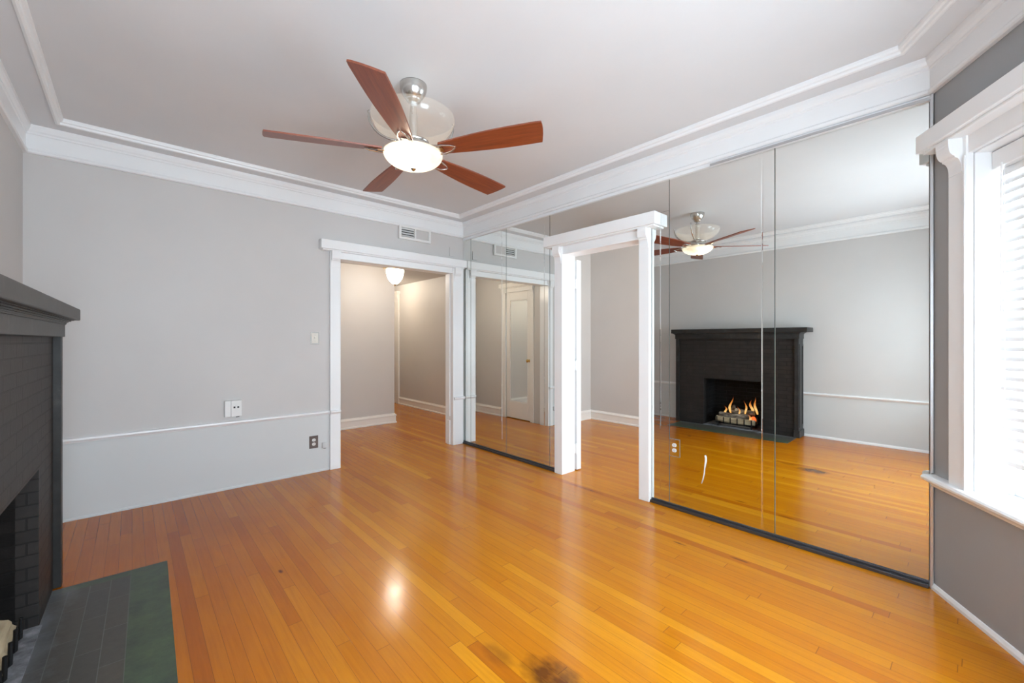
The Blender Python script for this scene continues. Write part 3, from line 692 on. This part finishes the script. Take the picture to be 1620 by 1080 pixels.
fpart('mantel_shelf', boxes((-DP-0.04, 0.062, -LN-0.11, 0.05, 1.408, 1.470)), M_BWOOD, bevel=0.005)
# firebox lining: flares back through the wall
fbx = bmesh.new()
x1, x0 = -0.10, -0.50; t = 0.06
box(fbx, x0-t, x0, oa-0.01, ob+0.01, 0.0045, 0.80)
box(fbx, x0, x1, oa-t, oa, 0.0045, 0.80); box(fbx, x0, x1, ob, ob+t, 0.0045, 0.80); box(fbx, x0, x1, oa, ob, 0.76, 0.80)
fpart('firebox', fbx, M_FBRICK)
fpart('firebox_floor', boxes((x0, -0.02, oa, ob, 0.0045, 0.010)), M_ASH)
# hearth
ho = obj('hearth', boxes((-0.255, 0.430, -1.655, -0.065, 0.0, 0.004)), M_HEARTH, None, bevel=0.001); ho.matrix_world = MF
tag(ho, 'dark green and gray tiled hearth on the floor before the fireplace', 'hearth')

# grate, logs, flames
gx0, gx1, gy0, gy1 = -0.60, -0.375, 2.16, 2.68
gr = empty('fire_grate', (-0.49, 2.42, 0.008), label='black iron grate holding the logs in the firebox', cat='grate')
bm = bmesh.new()
for x in (gx0+0.02, gx1): tube(bm, [(x, gy0, 0.055), (x, gy1, 0.055)], 0.008, 8)
obj('cross_bars', bm, M_IRON, gr)
for k in range(6):
    y = gy0+0.02+k*(gy1-gy0-0.04)/5; bm = bmesh.new()
    tube(bm, [(gx0, y, 0.056), (gx1+0.015, y, 0.056), (gx1+0.03, y, 0.066), (gx1+0.032, y, 0.150)], 0.0075, 8); obj('bar', bm, M_IRON, gr)
for y in (gy0+0.03, gy1-0.03):
    for x in (gx0+0.03, gx1):
        bm = bmesh.new(); tube(bm, [(x, y, 0.056), (x+0.005, y, 0.009)], 0.008, 8); obj('leg', bm, M_IRON, gr)
tag(obj('gas_burner', (lambda b: tube(b, [(-0.42, 2.22, 0.03), (-0.42, 2.62, 0.03)], 0.018, 12))(bmesh.new()), M_SPLATE), 'gray metal burner pipe under the fire grate', 'burner')
def log(p, q, r, m, label, seed=0, parent=None):
    rnd = random.Random(seed); p, q = Vector(p), Vector(q); bm = bmesh.new()
    N = 14; n = 18; d = (q-p).normalized(); u = d.cross(Vector((0, 0, 1))).normalized(); v = d.cross(u)
    ph = [rnd.random()*6 for _ in range(6)]; rings = []
    for i in range(N+1):
        t = i/N; c = p.lerp(q, t)+u*0.008*math.sin(3*t+ph[0])+v*0.006*math.sin(5*t+ph[1]); ring = []
        for k in range(n):
            a = 2*PI*k/n
            rr = r*(1+0.10*math.sin(3*a+ph[2]+2*t)+0.06*math.sin(7*a+ph[3]+6*t)+0.05*rnd.uniform(-1, 1)+0.06*math.sin(9*t+ph[4]))
            ring.append(bm.verts.new(c+(u*math.cos(a)+v*math.sin(a))*rr))
        rings.append(ring)
    for a, b in zip(rings, rings[1:]):
        for k in range(n): bm.faces.new((a[k], a[(k+1) % n], b[(k+1) % n], b[k]))
    f = bm.faces.new(rings[0][::-1]); f.material_index = 1; f = bm.faces.new(rings[-1]); f.material_index = 1
    o = obj('gas_log', bm, [m, M_LOGCUT], None, smooth=False); tag(o, label, 'log', 'gas logs on the grate'); return o
log((-0.395, 2.15, 0.107), (-0.395, 2.685, 0.107), 0.040, M_LOGCUT, 'pale split log along the front of the fire grate', 1)
log((-0.462, 2.24, 0.170), (-0.445, 2.655, 0.170), 0.036, M_LOG, 'rough gray log resting on the front split log', 2)
log((-0.555, 2.17, 0.118), (-0.555, 2.66, 0.118), 0.048, M_LOG, 'thick gray log at the back of the fire grate', 3)
log((-0.545, 2.20, 0.234), (-0.535, 2.55, 0.231), 0.036, M_LOG, 'charred log on top of the back log', 4)
log((-0.585, 2.50, 0.290), (-0.465, 2.43, 0.262), 0.022, M_LOG, 'small branch laid across the top of the logs', 5)
def flame_mat():
    m = mat('fire_flame'); g = NG(m); tc = g.n('ShaderNodeTexCoord'); sp = g.n('ShaderNodeSeparateXYZ'); g.l(tc.outputs['Generated'], sp.inputs[0])
    z = sp.outputs[2]
    c = g.ramp(z, [(0.0, (1.0, 0.42, 0.10)), (0.3, (1.0, 0.62, 0.22)), (0.6, (1.0, 0.36, 0.07)), (1.0, (0.9, 0.15, 0.02))])
    e = g.n('ShaderNodeEmission'); e.inputs[1].default_value = 1.5; g.l(c, e.inputs[0])
    tp = g.n('ShaderNodeBsdfTransparent'); mx = g.n('ShaderNodeMixShader')
    nz = g.noise(tc.outputs['Object'], 30, 3)
    f = g.math('MULTIPLY', g.math('SUBTRACT', 1.15, z), g.math('MULTIPLY_ADD', nz, 1.4, -0.1))
    f = g.math('MINIMUM', g.math('MAXIMUM', f, 0.06), 0.75)
    g.l(f, mx.inputs[0]); g.l(tp.outputs[0], mx.inputs[1]); g.l(e.outputs[0], mx.inputs[2]); g.l(mx.outputs[0], g.out.inputs['Surface']); return m
M_FLAME = flame_mat()
def flame(x, y, z, h, r, lean, label, seed):
    rnd = random.Random(seed); bm = bmesh.new(); rings = []; N = 12; n = 10; ph = rnd.random()*6
    for i in range(N+1):
        t = i/N; rr = r*(math.sin(PI*min(1, (t+0.12)/1.12))**0.8)*(1-t)**0.55+0.0008
        cx = 0.35*r*math.sin(7*t+ph); cy = lean*h*t*t+0.55*r*math.sin(6*t+ph)
        rings.append([bm.verts.new((cx+rr*0.7*math.cos(2*PI*k/n), cy+rr*math.sin(2*PI*k/n), h*t)) for k in range(n)])
    for a, b in zip(rings, rings[1:]):
        for k in range(n): bm.faces.new((a[k], a[(k+1) % n], b[(k+1) % n], b[k]))
    bm.faces.new(rings[0][::-1]); bm.faces.new(rings[-1])
    o = obj('flame', bm, M_FLAME, None, smooth=True); o.location = (x, y, z); tag(o, label, 'flame', 'flames over the gas logs'); return o
flame(-0.47, 2.575, 0.190, 0.115, 0.020, 0.15, 'short bright flame nearest the far end of the logs', 1)
flame(-0.50, 2.525, 0.20, 0.250, 0.020, -0.15, 'tall thin flame near the far end of the logs', 2)
flame(-0.47, 2.38, 0.19, 0.125, 0.014, 0.25, 'low flame over the middle of the logs', 3)
flame(-0.488, 2.30, 0.208, 0.200, 0.017, 0.10, 'slim flame right of the middle of the logs', 4)
flame(-0.52, 2.235, 0.235, 0.185, 0.026, 0.05, 'broad forked flame above the near end of the logs', 5)
flame(-0.50, 2.165, 0.22, 0.250, 0.022, 0.10, 'tall wavy flame at the near end of the logs', 6)
flame(-0.40, 2.215, 0.130, 0.100, 0.020, 0.2, 'white hot flame low in front of the near log end', 7)
embm = noisy('glowing_ember', [(0.4, lin(40, 14, 8)), (0.6, (1, 0.16, 0.03))], 30, 0.8)
g = NG(embm); g.b.inputs['Emission Color'].default_value = (1, 0.15, 0.03, 1); g.b.inputs['Emission Strength'].default_value = 1.2
eb = bmesh.new(); bmesh.ops.create_icosphere(eb, subdivisions=2, radius=0.035)
for v in eb.verts: v.co = Vector((v.co.x*0.7, v.co.y*1.1, v.co.z*1.4))*(1+random.uniform(-0.15, 0.15))
eo = obj('ember', eb, embm); eo.location = (-0.475, 2.195, 0.145); tag(eo, 'glowing red ember patch at the near end of the logs', 'ember')


# ================================================================ CEILING FAN
FX, FY = 1.238, 2.245
fan = empty('ceiling_fan', (FX, FY, ZC), label='five blade ceiling fan with cherry blades, nickel body and lit glass bowl', cat='ceiling fan')
def fanpart(name, bm, m, parent=fan, **k): return obj(name, bm, m, parent, **k)
fanpart('canopy', lathe(bmesh.new(), [(0.0, 2.810), (0.079, 2.810), (0.080, 2.802), (0.078, 2.785), (0.071, 2.762), (0.058, 2.741), (0.046, 2.728), (0.040, 2.724), (0.040, 2.716), (0.030, 2.714), (0.030, 2.709), (0.0, 2.709)], FX, FY, 0), M_NICKEL, smooth=True)
dr = fanpart('downrod', lathe(bmesh.new(), [(0.0, 2.712), (0.0135, 2.712), (0.0145, 2.70), (0.019, 2.68), (0.023, 2.63), (0.024, 2.60), (0.022, 2.56), (0.023, 2.52), (0.028, 2.49), (0, 2.488)], FX, FY, 0, 24), M_NICKEL, smooth=True)
db = bmesh.new()
for zz in (2.675, 2.655, 2.635):
    tube(db, [(FX-0.019, FY-0.020, zz), (FX+0.019, FY+0.020, zz)], 0.0048, 10)
fanpart('rod_pins', db, M_NICKEL, dr)
mh = fanpart('motor_housing', lathe(bmesh.new(), [(0, 2.495), (0.05, 2.493), (0.075, 2.482), (0.092, 2.474), (0.094, 2.466), (0.080, 2.462), (0.098, 2.455), (0.104, 2.444), (0.104, 2.418), (0.098, 2.408), (0.085, 2.404), (0.12, 2.399), (0.125, 2.392), (0, 2.390)], FX, FY, 0, 56), M_NICKEL, smooth=True)
# lower glass bowl (shell)
def shell(prof, th):
    out = list(prof); inn = [(max(0.0, r-th), z+th*0.6) for r, z in prof[::-1]]
    return out+inn
lowb = [(0.0, 2.318)]+[(0.172*math.sin(t)**0.92, 2.318+0.086*(1-math.cos(t))**1.0) for t in [PI/2*i/14 for i in range(1, 15)]]
fanpart('glare_plate', lathe(bmesh.new(), [(0, 2.3895), (0.124, 2.3895), (0.124, 2.386), (0, 2.386)], FX, FY, 0, 48), mat('dark_glare_plate', (0.05, 0.045, 0.04), 0.6))  # unseen plate added, dark to cut the bright motor base behind the bowl
lb = fanpart('glass_bowl', lathe(bmesh.new(), lowb, FX, FY, 0, 64), M_BOWL, smooth=True)
fanpart('finial', lathe(bmesh.new(), [(0, 2.303), (0.008, 2.304), (0.012, 2.310), (0.017, 2.314), (0.017, 2.319), (0, 2.321)], FX, FY, 0, 24), M_NICKEL, lb, smooth=True)
upb = [(0.06, 2.492)]+[(0.06+0.182*math.sin(t), 2.492+0.128*(1-math.cos(t))) for t in [PI/2*i/14 for i in range(1, 15)]]
fanpart('uplight_bowl', lathe(bmesh.new(), upb, FX, FY, 0, 64), M_UPBOWL, smooth=True)
for k in range(3):
    a = math.radians((-9, 145, 62)[k]); ca, sa = math.cos(a), math.sin(a); bm = bmesh.new()
    pts = []
    for i in range(13):
        t = PI/2*i/12; rr = 0.085+0.172*math.sin(t); z = 2.478+0.150*(1-math.cos(t)); pts.append((FX+rr*ca, FY+rr*sa, z))
    pts.append((FX+0.262*ca, FY+0.262*sa, 2.642)); pts.append((FX+0.252*ca, FY+0.252*sa, 2.648))
    tube(bm, pts, [0.008]*3+[0.0072]*9+[0.005, 0.004, 0.003], 8)
    bm2 = bm; fanpart('bowl_arm', bm2, M_NICKEL, smooth=True)
def blade(ang):
    a = math.radians(ang); pitch = math.radians(13)
    R = Matrix.Translation((FX, FY, 2.412)) @ Matrix.Rotation(a, 4, 'Z')
    Mb = R @ Matrix.Rotation(-pitch, 4, 'X')
    e = bpy.data.objects.new('blade', None)
    # outline in (x radial, y tangential)
    top = []; bot = []
    N = 20
    for i in range(N+1):
        t = i/N; x = 0.185+t*0.585
        wdt = 0.046+0.031*math.sin(min(1, t*1.25)*PI/2)
        top.append((x, wdt)); bot.append((x, -wdt))
    # skewed, slightly convex tip
    tip = [(0.776, 0.060), (0.788, 0.020), (0.797, -0.020), (0.801, -0.055), (0.800, -0.074)]
    out = [(0.178, 0.025), (0.180, 0.038)]+top+tip+bot[::-1]+[(0.180, -0.038), (0.178, -0.025)]
    bm = bmesh.new(); th = 0.0045
    A = [bm.verts.new((x, y, -th)) for x, y in out]; B = [bm.verts.new((x, y, th)) for x, y in out]; n = len(out)
    for i in range(n): bm.faces.new((A[i], A[(i+1) % n], B[(i+1) % n], B[i]))
    bm.faces.new(A[::-1]); bm.faces.new(B)
    bmesh.ops.recalc_face_normals(bm, faces=bm.faces[:])
    me = bpy.data.meshes.new('blade'); bm.to_mesh(me); bm.free(); me.materials.append(M_BLADE)
    o = bpy.data.objects.new('blade', me); COL.objects.link(o); o.parent = fan
    o.matrix_parent_inverse = fan.matrix_basis.inverted(); o.matrix_basis = Mb
    # iron: two curved prongs and a root plate under the blade
    bm = bmesh.new()
    box(bm, 0.09, 0.20, -0.018, 0.018, -0.012, -0.005)
    for s in (-1, 1):
        pts = [(0.10, s*0.012, -0.010), (0.15, s*0.030, -0.012), (0.20, s*0.036, -0.012), (0.25, s*0.022, -0.011), (0.275, s*0.004, -0.008)]
        tube(bm, pts, [0.006, 0.0065, 0.006, 0.005, 0.003], 8)
    bmesh.ops.transform(bm, matrix=Mb, verts=bm.verts[:])
    obj('blade_iron', bm, M_NICKEL, fan, smooth=False)
for k in range(5): blade(11.2+72*k)
def bulb(name, loc, r, watts, col, rad):
    l = bpy.data.lights.new(name, 'POINT'); l.energy = watts; l.color = col; l.shadow_soft_size = rad
    o = bpy.data.objects.new(name, l); COL.objects.link(o); o.location = loc; return o
bulb('fan_lamp_light', (FX-0.04, FY-0.03, 2.360), 0, FAN_W, (1.0, 0.86, 0.68), 0.030)

# ================================================================ HALL LAMP
HX, HY = 2.675, 5.36
hl = empty('hall_ceiling_lamp', (HX, HY, 2.42), label='lit bell shaped glass ceiling lamp with brass fitter in the hall', cat='ceiling lamp')
obj('fitter', lathe(bmesh.new(), [(0, 2.42), (0.065, 2.42), (0.065, 2.405), (0.03, 2.39), (0.012, 2.37), (0.012, 2.315), (0.04, 2.305), (0.10, 2.296), (0.112, 2.285), (0.112, 2.270), (0, 2.270)], HX, HY, 0, 40), M_BRASS, hl, smooth=True)
gb = lathe(bmesh.new(), [(0.108, 2.284), (0.118, 2.262), (0.118, 2.235), (0.110, 2.195), (0.095, 2.150), (0.070, 2.108), (0.040, 2.078), (0.0, 2.066)], HX, HY, 0, 48)
gsh = obj('glass_shade', gb, M_HALLGLASS, hl, smooth=True)
obj('finial', lathe(bmesh.new(), [(0, 2.045), (0.010, 2.050), (0.012, 2.060), (0.018, 2.066), (0, 2.070)], HX, HY, 0, 20), M_BRASS, hl, smooth=True)
for k in range(3):
    a = math.radians(120*k+155); bm = bmesh.new()
    pts = [(HX+r*math.cos(a), HY+r*math.sin(a), z) for r, z in ((0.108, 2.276), (0.125, 2.280), (0.135, 2.292), (0.148, 2.292), (0.150, 2.278), (0.142, 2.272))]
    tube(bm, pts, 0.004, 8); obj('scroll', bm, M_BRASS, hl, smooth=True)
def add_fill_lamp(x, y, z, watts, col, label):  # unseen lamps added to brighten the corridor and the side room
    e = empty('added_fill_lamp', (x, y, z), label=label, cat='ceiling lamp')
    obj('base', lathe(bmesh.new(), [(0, 0), (0.15, 0), (0.15, -0.02), (0.14, -0.025), (0, -0.025)], x, y, z, 40), M_BRASS, e, smooth=True)
    obj('glass_shade', lathe(bmesh.new(), [(0.135, -0.026), (0.13, -0.06), (0.10, -0.09), (0.05, -0.108), (0, -0.112)], x, y, z, 40), M_HALLGLASS, e, smooth=True)
    bulb('fill_lamp_light', (x, y, z-0.06), 0, watts, col, 0.04)
add_fill_lamp(3.42, 7.5, 2.42, 46, (1.0, 0.89, 0.74), 'added unseen flush lamp brightening the corridor behind the hall corner')
add_fill_lamp(4.60, 2.30, ZC, 42, (1.0, 0.86, 0.66), 'added unseen flush lamp brightening the side room')
bulb('hall_lamp_light', (HX, HY, 2.18), 0, HALL_W, (1.0, 0.90, 0.78), 0.05)
